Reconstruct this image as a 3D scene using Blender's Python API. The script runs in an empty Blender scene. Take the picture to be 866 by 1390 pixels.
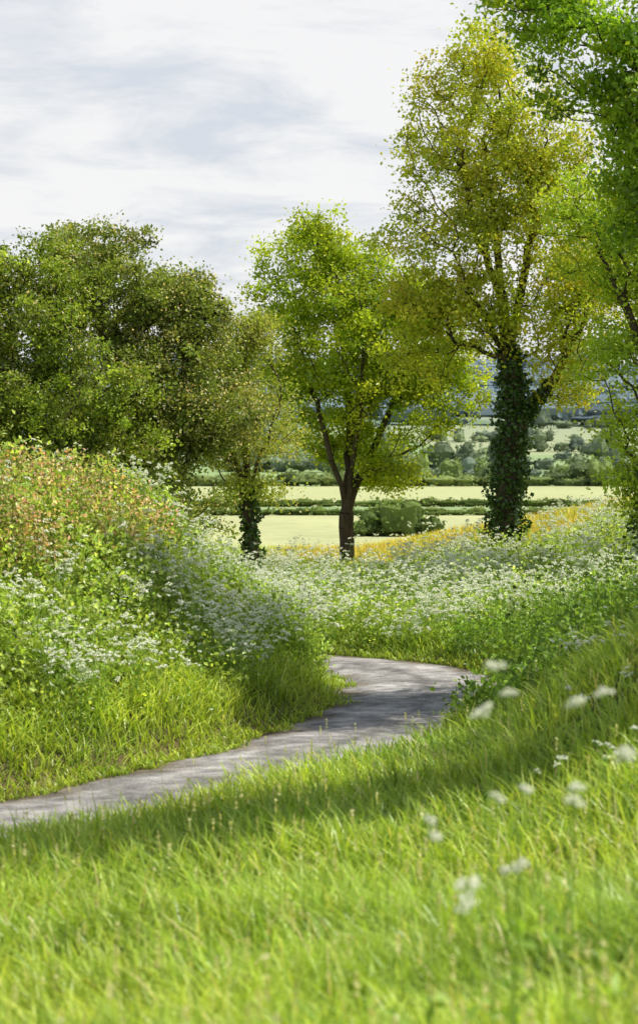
import bpy, math, numpy as np
from mathutils import Vector, noise as mnoise
rng = np.random.default_rng(7)
scene = bpy.context.scene
scene.view_settings.view_transform = 'Standard'
scene.view_settings.look = 'None'
scene.view_settings.exposure = 0
scene.view_settings.gamma = 1

def sstep(t):
    t = np.clip(t, 0, 1)
    return t*t*(3-2*t)

# ------------------------------------------------------------------ lane path
ctrl = np.array([(-60,6),(-32,10.5),(-20,13.2),(-10,16.6),(-5.2,19.4),(-2.15,23.5),(-0.1,27.3),(1.15,30.6),(1.65,33.6),(1.5,36.4),(0.2,38.3),(-2.2,39.5),(-6,40.6),(-14,42),(-30,43.5),(-60,44)],float)
def catmull(c, n=14):
    out=[]
    P=np.vstack([2*c[0]-c[1],c,2*c[-1]-c[-2]])
    for i in range(1,len(P)-2):
        for k in range(n):
            t=k/n
            out.append(0.5*((2*P[i])+(-P[i-1]+P[i+1])*t+(2*P[i-1]-5*P[i]+4*P[i+1]-P[i+2])*t*t+(-P[i-1]+3*P[i]-3*P[i+1]+P[i+2])*t**3))
    out.append(P[-2])
    return np.array(out)
path = catmull(ctrl)
HW = 1.45
def road_d(x,y):
    x=np.asarray(x,float).ravel(); y=np.asarray(y,float).ravel()
    D=np.empty(len(x)); S=np.empty(len(x))
    A=path[:-1]; B=path[1:]; AB=B-A; L2=(AB**2).sum(1)
    for s in range(0,len(x),20000):
        px=x[s:s+20000,None]; py=y[s:s+20000,None]
        t=np.clip(((px-A[:,0])*AB[:,0]+(py-A[:,1])*AB[:,1])/L2,0,1)
        qx=A[:,0]+t*AB[:,0]; qy=A[:,1]+t*AB[:,1]
        dd=(px-qx)**2+(py-qy)**2
        j=dd.argmin(1); r=np.arange(len(j))
        D[s:s+20000]=np.sqrt(dd[r,j])
        cr=AB[j,0]*(py[:,0]-A[j,1])-AB[j,1]*(px[:,0]-A[j,0])
        S[s:s+20000]=np.where(cr>0,1,-1)
    return D-HW, S

def wob(x,y,f,seed=0):
    a=seed*1.7
    return (np.sin(x*f+a+1.3*np.sin(y*f*0.7+a))+np.sin(y*f*1.13+2.1*a+1.1*np.sin(x*f*0.83))+0.6*np.sin((x+y)*f*2.1+a)+0.5*np.sin((x-y)*f*2.7+3*a))/3.1

FY=[0,60,90,150,230,300,420,600,900,1300,1800,2500,4000]
FZ=[-4.1,-4.1,-4.95,-5.5,-6.4,-7,-8.5,-7,2,18,48,84,60]
def height(x,y):
    shp=np.shape(x); x=np.asarray(x,float).ravel(); y=np.asarray(y,float).ravel()
    d,s=road_d(x,y); dp=np.maximum(d,0)
    zl=-4+2.45*sstep((0.4-x)/2.9)*sstep(dp/4.1)+0.35*sstep(dp/0.6)
    zl+=0.20*wob(x,y,2.1,6)*sstep((dp-0.6)/1.5)
    near=1-sstep((y-30)/9)
    lip=0.17*sstep(dp/0.9)*(1-sstep((y-31)/5))*(1-sstep((dp-2)/6))
    zr=-4+lip+0.13*np.minimum(dp,26)*near+1.3*sstep(dp/4.2)*sstep((x-0.8)/3.2)*(1-sstep((y-33)/9))*sstep((y-12)/8)
    zr+=sstep((y-40)/14)*(0.03+0.2*np.clip(x-1,0,12))+0.22*sstep(dp/1.0)
    zn=np.where(s>0,zl,zr)
    zn+=0.07*wob(x,y,1.3,1)*sstep(dp/1.5)+0.03*wob(x,y,4,2)*sstep(dp/1.0)
    zf=np.interp(y,FY,FZ)+sstep((y-500)/900)*(10*wob(x,y,0.004,3))
    k=sstep((y-64)/22)
    z=zn*(1-k)+zf*k
    z=np.where(d<0,-4.05,z)
    return z.reshape(shp)
HT=lambda x,y: float(height(np.array([x]),np.array([y]))[0])

# ------------------------------------------------------------------ mesh builder
class MB:
    def __init__(s): s.v=[];s.f=[];s.c=[];s.m=[];s.n=0
    def add(s,V,F,C,m=0):
        V=np.asarray(V,np.float32).reshape(-1,3); F=np.asarray(F,np.int64).reshape(-1,4)
        C=np.asarray(C,np.float32)
        if C.ndim==1: C=np.tile(C,(len(V),1))
        s.v.append(V); s.f.append(F+s.n); s.c.append(C); s.m.append(np.full(len(F),m,np.int32)); s.n+=len(V)
    def build(s,name,mats,smooth=False):
        V=np.vstack(s.v);F=np.vstack(s.f).astype(np.int32);C=np.vstack(s.c);M=np.concatenate(s.m)
        me=bpy.data.meshes.new(name)
        me.vertices.add(len(V)); me.vertices.foreach_set('co',V.ravel())
        me.loops.add(F.size); me.loops.foreach_set('vertex_index',F.ravel())
        me.polygons.add(len(F)); me.polygons.foreach_set('loop_start',np.arange(len(F),dtype=np.int32)*4)
        me.polygons.foreach_set('loop_total',np.full(len(F),4,np.int32))
        me.polygons.foreach_set('material_index',M)
        me.polygons.foreach_set('use_smooth',np.full(len(F),smooth,bool))
        at=me.color_attributes.new('Col','FLOAT_COLOR','POINT')
        at.data.foreach_set('color',np.hstack([C,np.ones((len(C),1),np.float32)]).astype(np.float32).ravel())
        me.update(calc_edges=True)
        for m in mats: me.materials.append(m)
        ob=bpy.data.objects.new(name,me); scene.collection.objects.link(ob)
        return ob

def rdir(n):
    v=rng.normal(size=(n,3)); return v/np.linalg.norm(v,axis=1,keepdims=True)
def add_leaves(mb,P,size,col,m=0,up=0.5,aspect=0.62):
    n=len(P)
    N=rdir(n)+np.array([0,0,up]); N/=np.linalg.norm(N,axis=1,keepdims=True)
    T=rdir(n); T-= (T*N).sum(1,keepdims=True)*N; T/=np.linalg.norm(T,axis=1,keepdims=True)+1e-9
    B=np.cross(N,T)
    sz=(np.ones(n)*size*rng.uniform(0.6,1.35,n))[:,None]
    w=sz*aspect*0.5
    V=np.stack([P-T*sz*.5, P+B*w+N*sz*.12, P+T*sz*.5, P-B*w+N*sz*.12],1)
    F=np.arange(n*4).reshape(n,4)
    C=np.repeat(col if np.ndim(col)==2 else np.tile(col,(n,1)),4,axis=0)
    mb.add(V,F,C,m)
def add_tubes(mb,P0,P1,R0,R1,col,m=0,K=5):
    P0=np.asarray(P0,float);P1=np.asarray(P1,float);n=len(P0)
    R0=np.ones(n)*R0;R1=np.ones(n)*R1
    D=P1-P0; D/=np.linalg.norm(D,axis=1,keepdims=True)+1e-9
    A=np.where(np.abs(D[:,2:3])<0.9,np.array([[0,0,1.]]),np.array([[1.,0,0]]))
    U=np.cross(D,A);U/=np.linalg.norm(U,axis=1,keepdims=True);W=np.cross(D,U)
    a=np.arange(K)*2*math.pi/K
    ring=np.cos(a)[None,:,None]*U[:,None]+np.sin(a)[None,:,None]*W[:,None]
    V=np.concatenate([P0[:,None]+ring*R0[:,None,None],P1[:,None]+ring*R1[:,None,None]],1)
    k=np.arange(K);kn=(k+1)%K
    f=np.stack([k,kn,kn+K,k+K],1)
    F=f[None]+(np.arange(n)*2*K)[:,None,None]
    C=np.repeat(col,2*K,axis=0) if np.ndim(col)==2 else col
    mb.add(V,F,C,m)
def add_blades(mb,P,h,w,bend,col,m=0,lean=0.0):
    n=len(P)
    a=rng.uniform(0,2*math.pi,n); dirv=np.stack([np.cos(a),np.sin(a),np.zeros(n)],1)
    b=a+rng.uniform(-0.9,0.9,n)+math.pi/2; side=np.stack([np.cos(b),np.sin(b),np.zeros(n)],1)
    dirv[:,0]-=lean
    h=np.ones(n)*h; w=np.ones(n)*w; bend=np.ones(n)*bend
    V=[];C=[]
    for t,ww in ((0,0.8),(0.4,1.0),(0.75,0.7),(1.0,0.06)):
        p=P+np.array([0,0,1.])*(h*(t-0.35*bend*t*t))[:,None]+dirv*(h*bend*t**2)[:,None]
        V+= [p-side*(w*ww*.5)[:,None],p+side*(w*ww*.5)[:,None]]
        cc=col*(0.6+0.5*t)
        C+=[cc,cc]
    V=np.stack(V,1);C=np.stack(C,1).reshape(-1,3)
    f=np.array([[0,1,3,2],[2,3,5,4],[4,5,7,6]])
    F=f[None]+(np.arange(n)*8)[:,None,None]
    mb.add(V,F,C,m)
def pal(n,cols,var=0.15):
    cols=np.array(cols,float)
    i=rng.integers(0,len(cols),n); j=rng.integers(0,len(cols),n); t=rng.random(n)[:,None]
    c=cols[i]*(1-t)+cols[j]*t
    return np.clip(c*(1+rng.normal(0,var,(n,1))),0.003,0.9)

# ------------------------------------------------------------------ materials
def leaf_mat(name,refl=(1,1,1),trans=(1.2,1.15,0.6),gloss=0.03,rough=0.4):
    """thin leaf: reflects its colour and passes a yellower light through"""
    m=bpy.data.materials.new(name); m.use_nodes=True; nt=m.node_tree; N=nt.nodes; L=nt.links; N.clear()
    o=N.new('ShaderNodeOutputMaterial'); at=N.new('ShaderNodeAttribute'); at.attribute_name='Col'
    d=N.new('ShaderNodeBsdfDiffuse'); t=N.new('ShaderNodeBsdfTranslucent')
    for sh,c in ((d,refl),(t,trans)):
        mx=N.new('ShaderNodeMix'); mx.data_type='RGBA'; mx.blend_type='MULTIPLY'; mx.inputs['Factor'].default_value=1
        L.new(at.outputs['Color'],mx.inputs['A']); mx.inputs['B'].default_value=(*c,1)
        L.new(mx.outputs['Result'],sh.inputs['Color'])
    a=N.new('ShaderNodeAddShader'); L.new(d.outputs[0],a.inputs[0]); L.new(t.outputs[0],a.inputs[1])
    if gloss>0:
        g=N.new('ShaderNodeBsdfGlossy'); g.inputs['Roughness'].default_value=rough
        b=N.new('ShaderNodeMixShader'); b.inputs[0].default_value=gloss; L.new(a.outputs[0],b.inputs[1]); L.new(g.outputs[0],b.inputs[2])
        g.inputs['Color'].default_value=(0.9,0.95,0.85,1)
        L.new(b.outputs[0],o.inputs['Surface'])
    else: L.new(a.outputs[0],o.inputs['Surface'])
    return m
def noisy_mat(name,scale=8,amt=0.35,bump=0.3,rough=0.9,bscale=None,stretch=(1,1,1),spec=0.2,fine=None):
    m=bpy.data.materials.new(name); m.use_nodes=True; nt=m.node_tree; N=nt.nodes; L=nt.links
    p=N['Principled BSDF']; p.inputs['Roughness'].default_value=rough; p.inputs['Specular IOR Level'].default_value=spec
    at=N.new('ShaderNodeAttribute'); at.attribute_name='Col'
    tc=N.new('ShaderNodeTexCoord'); mp=N.new('ShaderNodeMapping'); mp.inputs['Scale'].default_value=stretch
    L.new(tc.outputs['Object'],mp.inputs['Vector'])
    src=at.outputs['Color']
    for sc,am in ([(scale,amt)]+(fine if fine else [])):
        n=N.new('ShaderNodeTexNoise'); n.inputs['Scale'].default_value=sc; n.inputs['Detail'].default_value=7; n.inputs['Roughness'].default_value=0.65
        L.new(mp.outputs[0],n.inputs['Vector'])
        r=N.new('ShaderNodeMapRange'); r.inputs['From Min'].default_value=0.35; r.inputs['From Max'].default_value=0.65
        r.inputs['To Min'].default_value=1-am; r.inputs['To Max'].default_value=1+am; L.new(n.outputs['Fac'],r.inputs['Value'])
        mx=N.new('ShaderNodeMix'); mx.data_type='RGBA'; mx.blend_type='MULTIPLY'; mx.inputs['Factor'].default_value=1
        L.new(src,mx.inputs['A']); L.new(r.outputs[0],mx.inputs['B']); src=mx.outputs['Result']
    L.new(src,p.inputs['Base Color'])
    n2=N.new('ShaderNodeTexNoise'); n2.inputs['Scale'].default_value=bscale or scale*3; n2.inputs['Detail'].default_value=6
    L.new(mp.outputs[0],n2.inputs['Vector'])
    bp=N.new('ShaderNodeBump'); bp.inputs['Strength'].default_value=bump; bp.inputs['Distance'].default_value=0.03
    L.new(n2.outputs['Fac'],bp.inputs['Height']); L.new(bp.outputs[0],p.inputs['Normal'])
    return m
M_leaf=leaf_mat('tree_leaf',(0.95,0.95,0.85),(1.15,1.1,0.42),0.03)
M_far=leaf_mat('distant_leaf',(1,1,1),(0.45,0.45,0.3),0.0)
M_grass=leaf_mat('grass_blade',(1.08,1.06,1.0),(1.05,1.0,0.42),0.03)
M_ivy=leaf_mat('ivy_leaf',(1.1,1.1,1),(0.3,0.35,0.2),0.06,0.35)
M_petal=leaf_mat('petal',(1,1,1),(0.2,0.2,0.18),0.0)
M_bark=noisy_mat('bark',6,0.45,0.9,0.95,14,(1,1,0.25),0.1)
M_ground=noisy_mat('ground_soil_and_turf',0.9,0.10,0.5,1.0,6,(1,1,1),0.05)
M_asphalt=noisy_mat('asphalt',0.8,0.34,0.9,0.85,45,(1,1,1),0.25,[(4,0.34),(28,0.25)])

# ------------------------------------------------------------------ ground sheet
xs=np.sinh(np.linspace(-1,1,301)*8.2)/np.sinh(8.2)*1900
xs=np.unique(np.concatenate([np.arange(-16,16.01,0.22),xs[np.abs(xs)>16.3]]))
ys=np.unique(np.concatenate([np.arange(-14,62,0.24),np.geomspace(62.3,4000,190)]))
X,Y=np.meshgrid(xs,ys)
Z=height(X,Y)
gx,gy=X.ravel(),Y.ravel()
d,s=road_d(gx,gy)
col=np.tile(np.array([0.06,0.085,0.02]),(len(gx),1))
def lerpc(k,c):
    global col
    col=col*(1-k[:,None])+np.array(c)*k[:,None]
lerpc(1-sstep((d-0.1)/0.5),(0.15,0.11,0.065))
lerpc(sstep((gy-66)/3),(0.38,0.42,0.18))
stripe=0.5+0.5*np.sin(gx*0.55+gy*0.10)
k=(gy>70)&(gy<151)
col[k]=np.array([0.46,0.48,0.24])*(0.95+0.09*stripe[k,None])*(1+0.04*wob(gx[k],gy[k],0.3,5)[:,None])
k=(gy>=151)&(gy<178); col[k]=(0.26,0.36,0.16)
k=(gy>=178)&(gy<300); col[k]=np.array([0.44,0.47,0.23])*(1+0.05*wob(gx[k],gy[k],0.05,5)[:,None])
k=gy>=300
cell=np.floor(gx/95+0.4*np.sin(gy/140))*7.3+np.floor((gy)/130+0.3*np.sin(gx/160))*3.1
h1=np.abs(np.sin(cell*12.9898)*43758.5453)%1
fc=np.array([[0.28,0.38,0.16],[0.18,0.26,0.12],[0.38,0.42,0.22],[0.23,0.32,0.15]])[(h1*4).astype(int)%4]
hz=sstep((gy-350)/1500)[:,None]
fc=fc*(1-hz)+np.array([0.17,0.225,0.27])*hz  # aerial haze painted in: far ground fades to blue with distance
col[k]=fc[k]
nx,ny=len(xs),len(ys)
idx=np.arange(nx*ny).reshape(ny,nx)
F=np.stack([idx[:-1,:-1],idx[:-1,1:],idx[1:,1:],idx[1:,:-1]],-1)
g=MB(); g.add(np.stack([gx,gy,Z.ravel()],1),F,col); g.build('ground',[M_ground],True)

# ------------------------------------------------------------------ lane
tan=np.gradient(path,axis=0); tan/=np.linalg.norm(tan,axis=1,keepdims=True); nrm=np.stack([-tan[:,1],tan[:,0]],1)
cs=np.linspace(-1,1,17)
edge=rng.normal(0,0.10,(len(path),2))
RV=[];RC=[]
for i,c in enumerate(cs):
    off=c*(HW+0.05)
    jit=edge[:,0]*(i==0)+edge[:,1]*(i==16)
    p=path+nrm*(off+jit)[:,None]
    z=np.full(len(p),-4+0.05*(1-c*c)-0.03*(abs(c)>0.95))
    RV.append(np.column_stack([p,z]))
    e=np.clip((abs(c)-0.60+0.14*np.sin(np.arange(len(p))*0.9+c))/0.35,0,1)[:,None]
    base=np.array([[0.33,0.31,0.30]])*(1-e)+np.array([[0.16,0.12,0.075]])*e
    if abs(c)<0.1: base=base*0.66
    if 0.3<abs(c)<0.6: base=base*1.14
    RC.append(base*(1+0.12*rng.normal(size=(len(p),1))))
RV=np.stack(RV,1);RC=np.stack(RC,1)
idx=np.arange(len(path)*17).reshape(len(path),17)
F=np.stack([idx[:-1,:-1],idx[1:,:-1],idx[1:,1:],idx[:-1,1:]],-1)
r=MB(); r.add(RV.reshape(-1,3),F[...,::-1],RC.reshape(-1,3)); r.build('country_lane',[M_asphalt],True)

# ------------------------------------------------------------------ scatter helpers
def scatter(n,y0,y1,kx=0.19,x0=1.2,p=1.0):
    u=rng.random(n)
    if p==1.0: y=y0*(y1/y0)**u
    else: y=y0+(y1-y0)*u
    x=rng.uniform(-1,1,n)*(kx*y+x0)
    return x,y
def pts(x,y,dz=-0.02): return np.column_stack([x,y,height(x,y)+dz])

# ------------------------------------------------------------------ grass
gr=MB()
GC=[(0.20,0.29,0.03),(0.27,0.36,0.05),(0.13,0.22,0.025),(0.34,0.40,0.09)]
def gcol(x,y,n):
    c=pal(n,GC,0.16)
    w=wob(x,y,0.9,21)[:,None]; w2=wob(x,y,2.7,23)[:,None]
    return np.clip(c*(1+0.20*w+0.18*w2)*np.concatenate([1+0.12*w,1+0*w,1-0.1*w],1),0.005,0.7)
def spill(x,y,d):
    # ragged verge: tufts creep over the tarmac
    return d>-0.20+0.22*wob(x,y,3.0,5)+0.14*wob(x,y,7.0,15)
x,y=scatter(250000,3.6,34)
d,s=road_d(x,y)
keep=(s<0)&spill(x,y,d)&(rng.random(len(x))<np.clip(0.4+0.55*(wob(x,y,2.2,4)+0.6),0.2,1))
x,y,d=x[keep],y[keep],d[keep]; P=pts(x,y); P[:,2]=np.maximum(P[:,2],-4.0)
n=len(x); cl=wob(x,y,1.1,7)
h=(0.24+0.10*cl+0.07*wob(x,y,3.1,31)+0.09*rng.normal(size=n)).clip(0.07,0.62)*(0.35+0.65*sstep((d+0.2)/0.8))
col=gcol(x,y,n)
dry=rng.random(n)<0.03; col[dry]=(0.42,0.38,0.18)
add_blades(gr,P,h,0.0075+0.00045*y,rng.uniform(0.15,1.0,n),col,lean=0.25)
k=rng.random(n)<0.005; q=P[k]; hh=rng.uniform(0.35,0.58,k.sum())
tip=q+np.column_stack([rng.normal(-0.05,0.05,(k.sum(),1)),rng.normal(0,0.05,(k.sum(),1)),hh])
add_tubes(gr,q,tip,0.0015,0.0012,np.array([0.3,0.34,0.1]),K=3)
for j in range(5):
    add_leaves(gr,tip+np.array([0,0,-0.018*j]),0.03,np.array([0.40,0.38,0.20]),up=0)
x,y=scatter(200000,20,46,0.17,1.5,2); d,s=road_d(x,y)
keep=spill(x,y,d)&((s>0)|(y>30))&(rng.random(len(x))<np.clip(1.2-0.3*d*(s>0),0.15,1))
x,y,d,s=x[keep],y[keep],d[keep],s[keep];P=pts(x,y);P[:,2]=np.maximum(P[:,2],-4.0);n=len(x)
h=(0.32+0.18*wob(x,y,1.9,3)+0.11*rng.normal(size=n)).clip(0.06,0.75)*(0.3+0.7*sstep((d+0.2)/0.8))
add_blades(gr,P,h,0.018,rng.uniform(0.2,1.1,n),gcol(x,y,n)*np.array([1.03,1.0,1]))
x,y=scatter(100000,44,72,0.17,1.5,2); d,s=road_d(x,y)
P=pts(x,y);n=len(x)
org=(sstep((y-51)/5)*sstep((x+2.2)/1.5)*np.clip(0.62+0.6*wob(x,y,1.3,8)+rng.normal(0,0.25,n),0,1))[:,None]
col=pal(n,[(0.24,0.33,0.05),(0.34,0.40,0.09)],0.12)*(1-org)+pal(n,[(0.42,0.32,0.06),(0.44,0.24,0.05),(0.42,0.37,0.09)],0.15)*org
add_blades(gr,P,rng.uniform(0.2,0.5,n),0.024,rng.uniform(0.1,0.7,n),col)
gr.build('grass',[M_grass])

# ------------------------------------------------------------------ leafy weeds
wd=MB()
def weeds(x,y,h,nl,size,cols,var=0.18,spread=0.10):
    P=pts(x,y);n=len(x)
    lean=rng.normal(0,0.12,(n,3))*np.array([1,1,0])
    top=P+lean*h[:,None]+np.column_stack([np.zeros(n),np.zeros(n),h])
    add_tubes(wd,P,top,0.004,0.002,np.array([0.12,0.17,0.04]),K=3)
    c=pal(n,cols,var)*(1+0.22*wob(x,y,2.0,27)[:,None])
    t=rng.uniform(0.15,1.05,(n,nl))
    Q=P[:,None]+(top-P)[:,None]*t[...,None]+rng.normal(0,spread,(n,nl,3))*np.array([1,1,0.45])
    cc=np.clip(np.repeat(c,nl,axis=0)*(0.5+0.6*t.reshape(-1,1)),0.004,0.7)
    add_leaves(wd,Q.reshape(-1,3),size,cc,up=0.6)
x,y=scatter(29000,23,42,0.18,1.2,2); d,s=road_d(x,y)
keep=(s>0)&(d>0.45)&(rng.random(len(x))<sstep(d/1.8)*0.95)
x,y,d=x[keep],y[keep],d[keep];n=len(x)
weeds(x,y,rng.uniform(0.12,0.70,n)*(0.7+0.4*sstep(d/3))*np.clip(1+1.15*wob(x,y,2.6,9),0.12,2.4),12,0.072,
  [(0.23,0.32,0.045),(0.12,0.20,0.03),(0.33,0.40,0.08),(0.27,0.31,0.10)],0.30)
x,y=scatter(700,23,38,0.18,1.2,2); d,s=road_d(x,y)
keep=(s>0)&(d>0.9); x,y=x[keep],y[keep]; n=len(x)
xx=np.repeat(x,9)+rng.normal(0,0.13,n*9); yy=np.repeat(y,9)+rng.normal(0,0.13,n*9)
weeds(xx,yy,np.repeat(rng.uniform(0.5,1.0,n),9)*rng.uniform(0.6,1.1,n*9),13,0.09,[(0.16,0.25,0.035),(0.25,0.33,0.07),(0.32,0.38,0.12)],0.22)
# last year's stalks and reddish bramble shoots along the crest
x=rng.uniform(-8,-1.0,9000); y=rng.uniform(26.5,37,9000); d,s=road_d(x,y)
keep=(s>0)&(d>2.5)&(wob(x,y,1.9,11)+rng.normal(0,0.3,len(x))>-0.35); x,y=x[keep],y[keep];n=len(x)
weeds(x,y,rng.uniform(0.4,0.95,n),9,0.062,[(0.42,0.22,0.15),(0.46,0.31,0.22),(0.34,0.30,0.10),(0.52,0.42,0.31)],0.25)
x,y=scatter(18000,22,40,0.2,1.2,2); d,s=road_d(x,y)
keep=(s<0)&(d>0.05)&(x>1.2)&(x>0.06*y)&(y>25.5); x,y=x[keep],y[keep];n=len(x)
weeds(x,y,rng.uniform(0.3,0.9,n)*sstep((y-22)/7)*np.clip(1+0.6*wob(x,y,2.0,33),0.3,1.6),11,0.085,[(0.08,0.15,0.025),(0.12,0.20,0.03),(0.16,0.25,0.04)],0.25)
x,y=scatter(28000,39.5,58,0.18,1.5,2); d,s=road_d(x,y)
keep=(s<0)&(d>0.1); x,y,d=x[keep],y[keep],d[keep];n=len(x)
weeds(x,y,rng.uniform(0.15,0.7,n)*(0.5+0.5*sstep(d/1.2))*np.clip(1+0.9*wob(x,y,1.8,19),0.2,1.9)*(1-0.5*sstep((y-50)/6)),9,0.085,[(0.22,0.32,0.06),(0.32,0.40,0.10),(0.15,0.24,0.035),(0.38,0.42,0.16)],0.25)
x=rng.uniform(-3.2,0.2,2600); y=rng.uniform(34.2,38.5,2600); d,s=road_d(x,y)
keep=(s>0)&(d>0.2); x,y,d=x[keep],y[keep],d[keep]; n=len(x)
weeds(x,y,rng.uniform(0.5,1.15,n)*(0.6+0.4*sstep(d/0.7)),13,0.075,[(0.22,0.31,0.06),(0.30,0.38,0.10),(0.15,0.23,0.035)],0.25)
wd.build('bank_weeds',[M_grass])

# ------------------------------------------------------------------ cow parsley
cp=MB()
def umbels(C,R,nu,ns,size,droop=0.35):
    n=len(C); R=np.ones(n)*R
    a=rng.uniform(0,2*math.pi,(n,nu)); rr=np.sqrt(rng.random((n,nu)))
    tilt=rng.normal(0,0.3,(n,2))
    ox=np.cos(a)*rr*R[:,None]; oy=np.sin(a)*rr*R[:,None]
    oz=-droop*rr**2*R[:,None]+ox*tilt[:,:1]+oy*tilt[:,1:]+rng.normal(0,0.12,(n,nu))*R[:,None]
    U=C[:,None]+np.stack([ox,oy,oz],-1)
    base=C-np.array([0,0,1])*(R*0.9)[:,None]
    add_tubes(cp,np.repeat(base,nu,0),U.reshape(-1,3),0.0012,0.0008,np.array([0.2,0.3,0.08]),m=1,K=3)
    Q=U[:,:,None]+rng.normal(0,1,(n,nu,ns,3))*(R[:,None,None,None]*0.15)*np.array([1,1,0.6])
    Q=Q.reshape(-1,3)
    add_leaves(cp,Q,size,pal(len(Q),[(0.80,0.80,0.70),(0.74,0.77,0.58),(0.82,0.82,0.76)],0.05),m=0,up=0.8,aspect=0.9)
def parsley(x,y,h,nb,R,nu,ns,fs,leaf=10,thick=0.004,sp=1.0):
    P=pts(x,y);n=len(x)
    lean=np.column_stack([rng.normal(0,0.10*sp,n),rng.normal(0,0.10*sp,n),np.ones(n)])*h[:,None]
    mid=P+lean*0.55
    add_tubes(cp,P,mid,thick,thick*.75,np.array([0.16,0.24,0.05]),m=1,K=4)
    a=rng.uniform(0,2*math.pi,(n,nb)); q=rng.uniform(0.10,0.35,(n,nb))*h[:,None]*sp
    E=mid[:,None]+np.stack([np.cos(a)*q,np.sin(a)*q,h[:,None]*rng.uniform(0.5-0.35*sp,0.5,(n,nb))],-1)
    K=(mid[:,None]+(E-mid[:,None])*0.5+np.array([0,0,-0.03])).reshape(-1,3)
    Ef=E.reshape(-1,3)
    add_tubes(cp,np.repeat(mid,nb,0),K,thick*.6,thick*.5,np.array([0.18,0.27,0.06]),m=1,K=3)
    add_tubes(cp,K,Ef-np.array([0,0,R*0.8]),thick*.5,thick*.35,np.array([0.2,0.3,0.07]),m=1,K=3)
    umbels(Ef,R*rng.uniform(0.55,1.25,len(Ef)),nu,ns,fs)
    t=rng.uniform(0.1,0.9,(n,leaf)); Q=P[:,None]+lean[:,None]*t[...,None]*0.6+rng.normal(0,0.09,(n,leaf,3))
    add_leaves(cp,Q.reshape(-1,3),0.07,pal(n*leaf,[(0.18,0.29,0.05),(0.24,0.34,0.08)],0.1),m=1,up=0.6,aspect=0.5)
x,y=scatter(17000,24,40,0.18,1,2); d,s=road_d(x,y)
dens=np.clip(wob(x,y,1.6,13)*2.2+0.45,0.05,1)*sstep((d-0.3)/0.9)*(1-0.95*sstep((d-2.0)/0.9))
keep=(s>0)&(d>0.45)&(rng.random(len(x))<dens*0.55); x,y=x[keep],y[keep]
parsley(x,y,rng.uniform(0.5,1.1,len(x)),5,0.046,9,5,0.020)
x=rng.uniform(-3.0,0.2,220); y=rng.uniform(34.2,38.5,220); d,s=road_d(x,y); keep=(s>0)&(d>0.2); x,y=x[keep],y[keep]
parsley(x,y,rng.uniform(0.9,1.4,len(x)),6,0.05,9,5,0.021)
x,y=scatter(9500,39.4,58,0.17,1,2); d,s=road_d(x,y)
dens=np.clip(wob(x,y,1.3,17)*1.7+0.55,0.08,1)*(1-0.75*sstep((y-49)/7))
keep=(s<0)&(d>0.3)&(rng.random(len(x))<dens*0.6)&(x>-3.5); x,y=x[keep],y[keep]
parsley(x,y,rng.uniform(0.4,1.2,len(x)),6,0.049,9,5,0.023,leaf=6)
x,y=scatter(700,12,36,0.18,1,2); d,s=road_d(x,y)
keep=(s<0)&(d>0.8)&(x>0.09*y+0.3)&(rng.random(len(x))<0.35); x,y=x[keep],y[keep]
parsley(x,y,rng.uniform(0.4,0.75,len(x)),4,0.034,10,6,0.012)
near=np.array([(0.61,7.0,-0.70),(0.88,7.0,-0.74),(0.57,7.1,-0.83),(1.0,7.0,-0.95),(0.64,7.2,-1.10),(0.80,7.0,-1.08),(0.62,6.9,-1.28),(0.48,6.8,-1.36),(0.36,7.0,-1.20)])
gz=height(near[:,0],near[:,1])
parsley(near[:,0],near[:,1],(near[:,2]-gz)/1.03,2,0.034,13,20,0.0095,leaf=8,thick=0.0035,sp=0.25)
cp.build('cow_parsley',[M_petal,M_grass])

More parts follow.
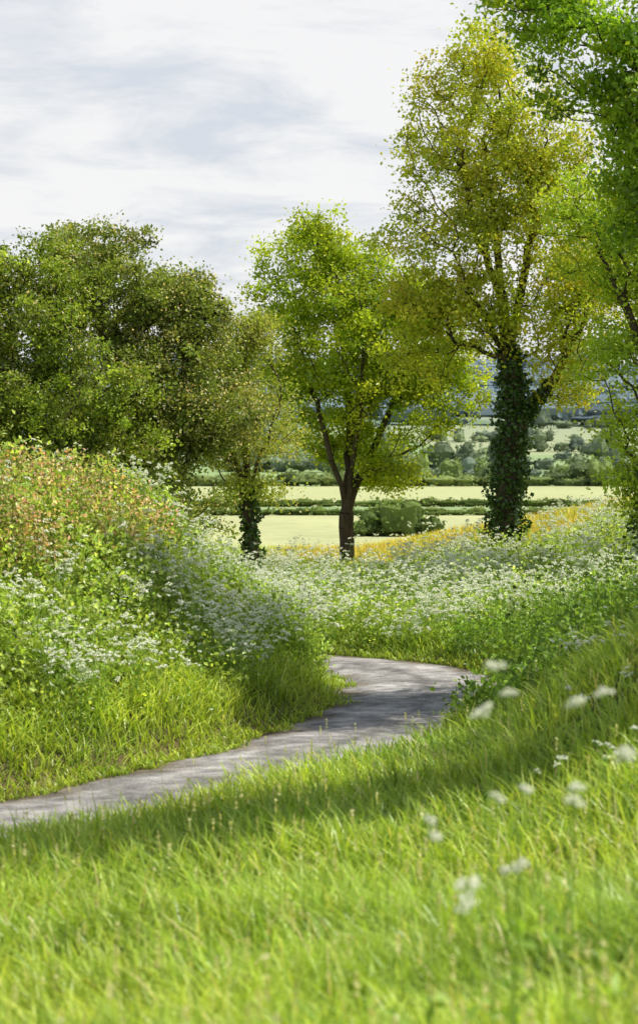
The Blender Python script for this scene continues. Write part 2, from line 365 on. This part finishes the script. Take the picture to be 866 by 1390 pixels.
# ------------------------------------------------------------------ trees
def mnoise_arr(P): return np.array([mnoise.noise(Vector(p)) for p in P])
def make_tree(name,stems,lobes,ncl,nleaf,leaf,cols,rt,blob=0.28,bf=0.35,gap=0.0,gf=0.8,bark=(0.09,0.07,0.05),ivy=None,var=0.13,extra=None,shell=0.5,up=0.4,minr=0.006,ex=0.55):
    mb=MB()
    pos=[];par=[];pl=[]
    for si,st in enumerate(stems):
        st=[np.array(p,float) for p in st]
        if si==0: prev=-1
        else:
            A=np.array(pos); prev=int(((A-st[0])**2).sum(1).argmin())
        for a in range(len(st)-1):
            m=max(1,int(np.linalg.norm(st[a+1]-st[a])/0.35))
            for k in range(m+ (1 if a==len(st)-2 else 0)):
                if si>0 and a==0 and k==0: continue
                p=st[a]+(st[a+1]-st[a])*k/m
                if not(si==0 and a==0 and k==0): p=p+rng.normal(0,0.025,3)
                pos.append(p);par.append(prev)
                pl.append(0 if prev<0 else pl[prev]+np.linalg.norm(p-pos[prev])); prev=len(pos)-1
    nst=len(pos)
    lo=np.array(lobes,float); vol=(lo[:,3]*lo[:,4]*lo[:,5])**0.75; pr=vol/vol.sum()
    T=[]
    while len(T)<ncl:
        l=lo[rng.choice(len(lo),p=pr)]
        v=rdir(1)[0]
        edge=1+0.28*mnoise.noise(Vector(v*2.2+l[:3]))+0.12*mnoise.noise(Vector(v*6+l[:3]))
        v=v*(rng.random()**shell)*rng.uniform(0.9,1.08)*edge
        p=l[:3]+v*l[3:]
        if p[2]<HT(p[0],p[1])+0.25: continue
        if mnoise.noise(Vector(p*gf)+Vector((lo[0,0],3,1)))<gap*rng.uniform(0.6,1.4)-0.12:
            if rng.random()<0.88: continue
        T.append(p)
    T=np.array(T);n=len(T)
    A=np.array(pos);plA=np.array(pl)
    zmin=A[:nst,2].min(); pen=np.where(A[:nst,2]<zmin+0.25*(A[:nst,2].max()-zmin),3.0,0)
    Dm=np.sqrt(((T[:,None]-A[None,:nst])**2).sum(2))
    down=np.maximum(0,A[None,:nst,2]-T[:,None,2])
    cost=Dm+bf*plA[None,:nst]+pen[None]+0.8*down
    bj=cost.argmin(1);best=cost[np.arange(n),bj];done=np.zeros(n,bool)
    for it in range(n):
        i=int(np.where(done,1e9,best).argmin()); done[i]=True
        pos.append(T[i]);par.append(int(bj[i])); pl.append(pl[bj[i]]+np.linalg.norm(T[i]-pos[bj[i]])); me=len(pos)-1
        dd=np.sqrt(((T-T[i])**2).sum(1))+0.8*np.maximum(0,T[i][2]-T[:,2])
        c=dd+bf*pl[me]
        u=(c<best)&~done; best[u]=c[u]; bj[u]=me
    cnt=np.zeros(len(pos)); child=np.zeros(len(pos),int)
    for i in range(len(pos)):
        if par[i]>=0: child[par[i]]+=1
    cnt[child==0]=1
    for i in np.argsort(-np.array(pl)):
        if cnt[i]==0: cnt[i]=1
        if par[i]>=0: cnt[par[i]]+=cnt[i]
    R=np.maximum(rt*(cnt/cnt[0])**ex,minr)
    pos=np.array(pos)
    P0=[];P1=[];R0=[];R1=[]
    for i in range(1,len(pos)):
        p=par[i]; a=pos[p]; b=pos[i]; L=np.linalg.norm(b-a)
        ra=min(R[p],R[i]*1.35) if i>=nst else R[p]
        if i<nst and L<0.6:
            P0.append(a);P1.append(b);R0.append(min(R[p],R[i]*1.3));R1.append(R[i]);continue
        m=max(2,int(L/0.22)); pp=a
        bow=rng.normal(0,0.07,3)*L+np.array([0,0,-0.06*L if b[2]>a[2] else 0.05*L])
        for k in range(1,m+1):
            t=k/m; q=a+(b-a)*t+bow*4*t*(1-t)*0.8+(rng.normal(0,0.015,3) if k<m else 0)
            P0.append(pp);P1.append(q);R0.append(ra+(R[i]-ra)*(k-1)/m);R1.append(ra+(R[i]-ra)*t);pp=q
    P0=np.array(P0);P1=np.array(P1);R0=np.array(R0);R1=np.array(R1)
    big=R0>0.05
    bc=np.array(bark)
    if big.any(): add_tubes(mb,P0[big],P1[big],R0[big],R1[big],bc,m=1,K=10)
    add_tubes(mb,P0[~big],P1[~big],R0[~big],R1[~big],bc,m=1,K=5)
    b0=pos[0]; add_tubes(mb,[b0-np.array([0,0,.25])],[b0+np.array([0,0,0.4])],R[0]*1.55,R[0]*1.0,bc,m=1,K=12)
    C=pal(n,cols,var)
    m=np.maximum(1,rng.poisson(nleaf,n))
    Q=np.repeat(T,m,0)+rng.normal(0,1,(m.sum(),3))*blob*np.repeat(rng.uniform(0.5,1.3,n),m)[:,None]*np.array([1,1,0.7])
    cc=np.repeat(C,m,0)*(1+rng.normal(0,0.12,(m.sum(),1)))
    add_leaves(mb,Q,leaf,np.clip(cc,0.005,0.6),m=0,up=up)
    if extra:
        frac,cole,sz=extra
        sel=(mnoise_arr(T*1.1)>-0.05)&(rng.random(n)<0.8)
        mm=rng.poisson(nleaf*frac,n)*sel
        Q=np.repeat(T,mm,0)+rng.normal(0,1,(mm.sum(),3))*blob*1.1*np.array([1,1,0.8])
        add_leaves(mb,Q,sz,pal(len(Q),cole,0.12),m=0,up=up)
    if ivy:
        for (a,b,r0,r1,num) in ivy:
            a=np.array(a);b=np.array(b); t=rng.random(num); ph=rng.uniform(0,2*math.pi,num)
            lump=1+0.28*np.sin(t*17+ph*2)+0.2*np.sin(t*41+ph*3+1)
            rr=(r0+(r1-r0)*t)*lump*rng.uniform(0.6,1.12,num)
            Q=a+(b-a)*t[:,None]+np.column_stack([np.cos(ph)*rr,np.sin(ph)*rr,rng.normal(0,0.05,num)])
            add_leaves(mb,Q,0.10,pal(num,[(0.03,0.06,0.012),(0.045,0.09,0.018),(0.07,0.13,0.025)],0.2),m=2,up=0.2,aspect=0.9)
    return mb.build(name,[M_leaf,M_bark,M_ivy])

def G(x,y,dz=0): return (x,y,HT(x,y)+dz)
make_tree('maple_tree',
 [[G(0.74,60),(0.74,60,-2.9),(0.76,60,-2.1),(0.84,60,0.6),(0.6,60,2.6),(0.45,60,4.2)],
  [(0.76,60,-2.1),(0.35,59.7,-0.7),(-0.1,59.6,0.9),(-0.5,59.5,2.0)],
  [(0.76,60,-2.0),(1.5,60.2,-0.3),(2.1,60.3,1.0),(2.5,60.3,2.2)],
  [(0.78,60,-1.6),(1.1,59.4,0.6),(1.2,59.2,2.6)],
  [(0.78,60,-1.4),(0.9,60.9,0.8),(0.6,61.2,3.0)]],
 [(0.3,60,3.95,2.1,1.7,1.85),(0.94,60,1.7,2.4,1.8,2.0),(2.5,60,2.9,1.6,1.4,1.5),(3.0,60,1.0,1.6,1.3,1.0),(-0.9,60,2.4,1.0,1.2,1.7),(1.1,60.3,-0.1,2.1,1.2,0.7),(0.2,60,5.1,1.2,1.0,0.9),(3.3,60,2.1,1.0,1.0,1.0),(1.9,60,-1.0,0.9,1.0,0.5)],
 980,72,0.105,[(0.21,0.28,0.02),(0.27,0.33,0.02),(0.14,0.21,0.02),(0.31,0.34,0.03)],0.21,blob=0.22,gap=0.06,gf=1.0,shell=0.40,ex=0.58,var=0.18)
make_tree('oak_tree',
 [[G(4.53,54),(4.6,54,-1.1),(4.8,54,0.54),(4.62,54,2.0),(4.44,54,3.4),(4.26,54,5.2),(4.0,54,7.2)],
  [(4.8,54,0.3),(5.6,53.8,1.2),(6.3,53.8,2.5),(6.8,53.6,3.8)],
  [(4.6,54,2.0),(5.1,54.3,4.2),(5.4,54.3,6.5)],
  [(4.6,54,1.8),(3.8,53.7,3.2),(3.2,53.5,4.4)],
  [(4.4,54,3.4),(3.7,54,5.4),(3.4,54,7.2)]],
 [(3.5,54,7.4,1.7,1.5,2.0),(3.1,54,4.9,1.7,1.4,1.5),(5.1,54,6.4,1.8,1.7,2.3),(6.4,54,3.8,1.8,1.8,2.0),(2.7,54,3.0,1.4,1.2,1.1),(4.1,54,3.0,1.4,1.3,1.2),(2.5,54,1.8,1.0,0.9,0.8),(6.1,54,1.5,1.4,1.3,0.9),(4.3,54,9.2,1.2,1.2,0.9)],
 1350,46,0.10,[(0.27,0.31,0.03),(0.32,0.34,0.04),(0.21,0.27,0.025),(0.34,0.31,0.045)],0.28,blob=0.22,gap=0.07,gf=1.0,bark=(0.09,0.07,0.05),ex=0.6,var=0.18,
 ivy=[((4.53,54,-3.2),(4.6,54,-1.1),0.46,0.40,2600),((4.6,54,-1.1),(4.8,54,0.6),0.40,0.38,2600),((4.8,54,0.5),(4.6,54,2.2),0.42,0.22,2000),((4.85,54,0.4),(5.8,53.8,1.4),0.30,0.12,1300)])
make_tree('oak_tree',
 [[G(8.6,33),(8.5,33,-0.5),(8.2,33,2.2),(7.6,33,4.2),(7.2,33,6.5)],
  [(8.2,33,2.0),(7.0,32.6,3.4),(5.8,32.3,4.6),(4.6,32,5.3)],
  [(7.6,33,4.2),(6.2,32.4,5.8),(4.6,32,6.4),(3.0,32,6.5)],
  [(8.3,33,1.6),(7.0,32.2,2.5),(5.6,32,3.2)],
  [(8.0,33,3.0),(9.4,33.4,5.0),(10.4,33.6,6.5)]],
 [(3.7,32,6.15,1.5,1.2,0.8),(4.3,32,5.0,1.2,1.2,1.2),(4.6,32,3.6,0.85,1.0,0.9),(6.0,32,5.0,1.9,2.0,2.0),(7.1,33.5,7.3,2.5,2.0,1.8),(9.2,33.5,5.5,2.2,2.0,2.2),(2.9,32,6.5,0.9,0.9,0.45)],
 1200,66,0.09,[(0.15,0.25,0.02),(0.20,0.30,0.02),(0.09,0.17,0.02),(0.27,0.33,0.03)],0.30,blob=0.19,gap=0.06,gf=1.2,bark=(0.06,0.05,0.04),ex=0.6,var=0.2)
make_tree('oak_tree',
 [[G(7.5,48),(7.5,48,-1),(7.7,48,1.2),(8.2,48,3.2),(8.6,48,5.5)],
  [(7.65,48,0.8),(6.9,47.8,2.0),(6.2,47.7,3.6),(5.6,47.7,4.9)],
  [(7.7,48,1.2),(7.0,48.2,3.0),(6.6,48.2,4.8)],
  [(8.2,48,3.0),(9.4,48,4.6)]],
 [(6.8,48,2.3,1.6,1.5,1.5),(6.4,48,4.3,1.5,1.5,1.2),(8.4,48,4.8,2.4,2.3,2.4),(9.6,48,3,1.8,1.8,1.8),(5.6,47.8,5.0,0.8,0.8,0.7),(6.5,48,0.3,0.8,0.6,0.7),(7.0,47.8,-1.0,0.8,0.7,0.9)],
 950,46,0.10,[(0.27,0.32,0.03),(0.24,0.31,0.03),(0.20,0.29,0.03)],0.30,blob=0.22,gap=0.07,gf=1.0,ex=0.6,
 ivy=[((7.5,48,-2.9),(7.5,48,-1),0.6,0.65,2600),((7.5,48,-1),(7.7,48,1.3),0.65,0.4,3000)])
make_tree('oak_tree',
 [[G(8.8,20),(8.7,20,0),(8.2,20,3),(7.6,19.6,5.5),(7.2,19.4,8.5)],
  [(8.2,20,3.5),(6.4,18.8,6.4),(4.8,17.8,7.2)],
  [(8.0,20,4.0),(9.6,21.5,6.2),(10.2,22.4,7.8)],
  [(8.2,20,4.0),(9.8,23.5,5.6),(10.4,25.6,6.6)]],
 [(4.7,17.6,7.4,2.1,1.3,1.4),(7.6,19.2,7.8,2.3,1.5,1.8),(10.0,22.4,7.0,2.2,1.8,1.8),(10.2,25.8,6.4,2.4,1.9,1.8)],
 1000,64,0.13,[(0.10,0.15,0.02),(0.13,0.19,0.02)],0.36,blob=0.27,gap=-0.1)
make_tree('field_maple_tree',
 [[G(-1.45,50),(-1.5,50,-2.4),(-1.63,50,-1.0),(-1.75,50,0.6),(-1.8,50,2.0)],
  [(-1.6,50,-1.3),(-2.1,50,-0.3),(-2.5,50,0.6)],
  [(-1.6,50,-1.2),(-1.2,50,-0.2),(-0.9,50,0.7)]],
 [(-1.75,50,1.5,1.1,1.1,1.15),(-1.25,50,0.1,0.85,0.9,0.75),(-2.4,50,0.0,0.75,0.8,0.8),(-1.5,50,-1.4,0.75,0.5,0.6),(-1.4,50,2.1,0.7,0.7,0.7)],
 470,50,0.08,[(0.21,0.26,0.04),(0.26,0.31,0.05),(0.19,0.22,0.06),(0.29,0.28,0.10)],0.13,blob=0.2,gap=0.04,
 ivy=[((-1.45,50,-4.0),(-1.6,50,-1.2),0.22,0.18,1400)],extra=(0.1,[(0.45,0.40,0.28)],0.06))
make_tree('hawthorn_tree',
 [[G(-4.2,48),(-4.2,48,-1.5),(-4.3,48,0.6),(-4.4,48,2.4)],
  [(-4.2,48,-1.4),(-3.2,48,0.2),(-2.8,48,1.8)],
  [(-4.2,48,-1.4),(-5.0,48,0.5),(-5.2,48,2.2)]],
 [(-4.6,48,3.15,1.8,1.4,1.45),(-3.3,48,1.9,1.4,1.3,1.7),(-2.3,47.5,0.5,1.1,1.1,0.95),(-2.95,48,2.6,0.95,1.0,0.95),(-3.9,47.5,0.0,1.7,1.4,1.3),(-3.6,47,-1.6,1.8,1.1,0.9)],
 1350,80,0.082,[(0.11,0.145,0.03),(0.14,0.175,0.04),(0.20,0.21,0.06),(0.13,0.18,0.03)],0.25,blob=0.165,gap=0.03,gf=1.2,shell=0.33,var=0.30,
 extra=(0.28,[(0.58,0.52,0.40),(0.52,0.47,0.32),(0.40,0.30,0.19)],0.062))
make_tree('hawthorn_tree',
 [[G(-6.8,46.5),(-6.8,46.5,-1.5),(-6.6,46.5,0.6),(-6.4,46.5,2.2)],
  [(-6.8,46.5,-1.4),(-5.4,46.5,0.4),(-5.0,46.5,1.2)],
  [(-6.8,46.5,-1.4),(-8.0,46.5,0.5),(-8.4,46.5,2.2)]],
 [(-6.0,46.5,2.4,1.5,1.4,1.7),(-5.0,46,0.6,1.9,1.4,1.5),(-7.9,46.5,2,1.8,1.7,2.2),(-5.6,46,-0.9,2.4,1.3,1.0),(-6.9,46.2,0.3,2.0,1.6,1.8)],
 1350,80,0.082,[(0.12,0.17,0.025),(0.16,0.22,0.03),(0.24,0.30,0.045),(0.12,0.15,0.03)],0.27,blob=0.165,gap=0.03,gf=1.2,shell=0.33,var=0.30,
 extra=(0.24,[(0.54,0.48,0.35),(0.40,0.31,0.2)],0.058))
for (hx,hy,w,hh,c) in [(-3.9,43.9,1.3,1.9,[(0.24,0.33,0.07),(0.29,0.38,0.08)]),(-2.6,44.2,0.9,1.6,[(0.26,0.34,0.08),(0.33,0.38,0.15)]),(-1.9,44.3,0.7,0.9,[(0.22,0.29,0.06)]),(-6,43.9,1.6,2.2,[(0.18,0.26,0.04),(0.23,0.31,0.05)])]:
    z=HT(hx,hy)
    make_tree('hedge_shrub',[[G(hx,hy),(hx,hy,z+hh*0.5)],[(hx,hy,z+0.2),(hx-w*.5,hy,z+hh*.5)],[(hx,hy,z+0.2),(hx+w*.5,hy,z+hh*.5)]],
     [(hx,hy,z+hh*0.6,w,0.8,hh*0.5),(hx+w*.4,hy,z+hh*0.45,w*.6,0.7,hh*0.45)],150,60,0.065,c,0.05,blob=0.17,gap=-0.3,shell=0.4)

# ------------------------------------------------------------------ distant hedges, woods
US,VS=14,8
uu=np.arange(US)*2*math.pi/US; vv=np.linspace(0.02,math.pi-0.02,VS)
SP=np.array([[math.cos(u)*math.sin(v),math.sin(u)*math.sin(v),math.cos(v)] for v in vv for u in uu])
SF=np.array([[j*US+i,j*US+(i+1)%US,(j+1)*US+(i+1)%US,(j+1)*US+i] for j in range(VS-1) for i in range(US)])
def mass(name,items,size,cols,per,up=0.4,core=0.72,shade=0.45):
    """bushes: an irregular dense core inside ragged sprays of leaves"""
    mb=MB()
    for (x,y,w,dp,h) in items:
        z=HT(x,y); n=int(per*w*h/(size*size)*1.6)+10
        ctr=np.array([x,y,z+h*0.42]); rad=np.array([w/2,dp/2,h*0.58])
        v=rdir(n); ph=rng.uniform(0,6.28,3)
        lump=1+0.2*np.sin(v[:,0]*4+ph[0])+0.2*np.sin(v[:,2]*5+ph[1])+0.14*np.sin(v[:,0]*9+v[:,2]*8+ph[2])
        v=v*(lump*rng.uniform(0.62,1.08,n))[:,None]
        c0=pal(1,cols,0.18)
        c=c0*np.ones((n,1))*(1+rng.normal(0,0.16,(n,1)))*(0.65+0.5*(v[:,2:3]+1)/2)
        add_leaves(mb,ctr+v*rad,size,np.clip(c,0.003,1),up=up,aspect=0.85)
        sl=1+0.2*np.sin(SP[:,0]*4+ph[0])+0.2*np.sin(SP[:,2]*5+ph[1])
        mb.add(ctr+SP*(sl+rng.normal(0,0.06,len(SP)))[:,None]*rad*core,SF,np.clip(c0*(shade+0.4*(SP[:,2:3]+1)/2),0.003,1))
    return mb.build(name,[M_far])
it=[]
for yy,h,step in ((151,0.55,1.1),(178,0.65,1.4)):
    for x in np.arange(-40,60,step): it.append((x+rng.normal(0,.2),yy+0.02*x,step*2.2,1.4,h*rng.uniform(0.75,1.25)))
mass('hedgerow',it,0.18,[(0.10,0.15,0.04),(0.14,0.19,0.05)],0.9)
it=[(4.2,112,2.6,2.5,2.0),(2.6,112.5,2.0,2,1.3),(5.6,111.6,1.8,2,1.2),(3.4,113,1.6,2,2.1),(4.9,112.6,1.6,2,1.7),(2.0,112,1.2,1.5,0.9)]
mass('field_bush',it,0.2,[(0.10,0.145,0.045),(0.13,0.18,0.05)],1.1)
it=[]
for x in np.arange(-90,120,2.6):
    it.append((x,302+rng.normal(0,1.5),5.5,4,rng.uniform(1.0,2.2)))
    if rng.random()<0.30:
        hh=rng.uniform(3.0,7.5)
        for q in range(3): it.append((x+rng.normal(0,2.2),316+rng.normal(0,9),hh*rng.uniform(0.7,1.1),5,hh*rng.uniform(0.6,1.0)))
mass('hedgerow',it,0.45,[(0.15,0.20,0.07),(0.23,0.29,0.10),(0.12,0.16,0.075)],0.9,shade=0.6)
it=[]
for k_ in range(30):
    y_=rng.uniform(390,950); x_=rng.uniform(-0.2,0.26)*y_; a_=rng.uniform(-0.25,0.25)
    for j in range(int(rng.integers(4,12))):
        hh=rng.choice([2.5,3,4,7])*rng.uniform(0.8,1.2)
        it.append((x_+j*5+rng.normal(0,1.5),y_+j*5*a_,max(6,hh*rng.uniform(0.9,1.4)),7,hh))
mass('distant_trees',it,0.9,[(0.16,0.205,0.125),(0.21,0.26,0.145),(0.15,0.19,0.15)],0.8,shade=0.7)
it=[]
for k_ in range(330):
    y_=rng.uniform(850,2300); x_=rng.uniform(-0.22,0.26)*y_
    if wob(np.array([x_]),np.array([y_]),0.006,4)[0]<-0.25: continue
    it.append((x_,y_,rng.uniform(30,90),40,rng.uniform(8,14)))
mass('distant_woodland',it,3.0,[(0.17,0.22,0.25),(0.20,0.25,0.28),(0.155,0.205,0.245)],0.6,shade=0.75)  # bluish palette carries the distance haze in the woods' own colour

# ------------------------------------------------------------------ light, sky
az=Vector((0.97,0.12,0)).normalized(); el=math.radians(56)
S=Vector((az.x*math.cos(el),az.y*math.cos(el),math.sin(el)))
sun=bpy.data.lights.new('sun','SUN'); sun.energy=5.0; sun.angle=math.radians(0.53); sun.color=(1,0.95,0.84)
so=bpy.data.objects.new('sun',sun); so.rotation_euler=S.to_track_quat('Z','Y').to_euler(); so.location=(20,10,30); scene.collection.objects.link(so)
w=bpy.data.worlds.new('World'); scene.world=w; w.use_nodes=True; nt=w.node_tree; N=nt.nodes; L=nt.links
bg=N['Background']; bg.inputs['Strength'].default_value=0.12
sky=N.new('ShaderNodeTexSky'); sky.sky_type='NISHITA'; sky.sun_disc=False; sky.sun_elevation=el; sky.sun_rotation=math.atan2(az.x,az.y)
tc=N.new('ShaderNodeTexCoord'); sp=N.new('ShaderNodeSeparateXYZ'); L.new(tc.outputs['Generated'],sp.inputs[0])
ad=N.new('ShaderNodeMath'); ad.operation='ADD'; ad.inputs[1].default_value=0.12; L.new(sp.outputs['Z'],ad.inputs[0])
mxm=N.new('ShaderNodeMath'); mxm.operation='MAXIMUM'; mxm.inputs[1].default_value=0.03; L.new(ad.outputs[0],mxm.inputs[0])
dx=N.new('ShaderNodeMath'); dx.operation='DIVIDE'; L.new(sp.outputs['X'],dx.inputs[0]); L.new(mxm.outputs[0],dx.inputs[1])
dy=N.new('ShaderNodeMath'); dy.operation='DIVIDE'; L.new(sp.outputs['Y'],dy.inputs[0]); L.new(mxm.outputs[0],dy.inputs[1])
cb=N.new('ShaderNodeCombineXYZ'); L.new(dx.outputs[0],cb.inputs[0]); L.new(dy.outputs[0],cb.inputs[1])
n1=N.new('ShaderNodeTexNoise'); n1.inputs['Scale'].default_value=2.2; n1.inputs['Detail'].default_value=10; n1.inputs['Roughness'].default_value=0.62; n1.inputs['Distortion'].default_value=0.5; L.new(cb.outputs[0],n1.inputs['Vector'])
cr=N.new('ShaderNodeValToRGB'); e=cr.color_ramp.elements; e[0].position=0.36; e[0].color=(5.8,6.15,6.7,1); e[1].position=0.56; e[1].color=(7.9,7.85,7.85,1); L.new(n1.outputs['Fac'],cr.inputs[0])
# cloud sheet low in the sky, with unseen blue overhead added to cut fill light
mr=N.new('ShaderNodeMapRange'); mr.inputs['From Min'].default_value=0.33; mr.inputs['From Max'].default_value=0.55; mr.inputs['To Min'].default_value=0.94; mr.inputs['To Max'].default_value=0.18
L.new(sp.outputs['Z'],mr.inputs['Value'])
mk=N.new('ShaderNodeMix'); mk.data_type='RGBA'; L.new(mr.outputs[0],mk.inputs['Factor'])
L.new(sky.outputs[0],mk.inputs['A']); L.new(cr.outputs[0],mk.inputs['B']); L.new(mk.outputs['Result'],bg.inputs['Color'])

# ------------------------------------------------------------------ camera
cam=bpy.data.cameras.new('camera'); cam.sensor_fit='VERTICAL'; cam.sensor_height=36; cam.lens=36*3000/1390
cam.clip_end=9000; cam.clip_start=0.1
cam.dof.use_dof=True; cam.dof.focus_distance=46; cam.dof.aperture_fstop=2.8
co=bpy.data.objects.new('camera',cam); co.location=(0,0,0); co.rotation_euler=(math.radians(90)-math.atan(105/3000),0,0)
scene.collection.objects.link(co); scene.camera=co
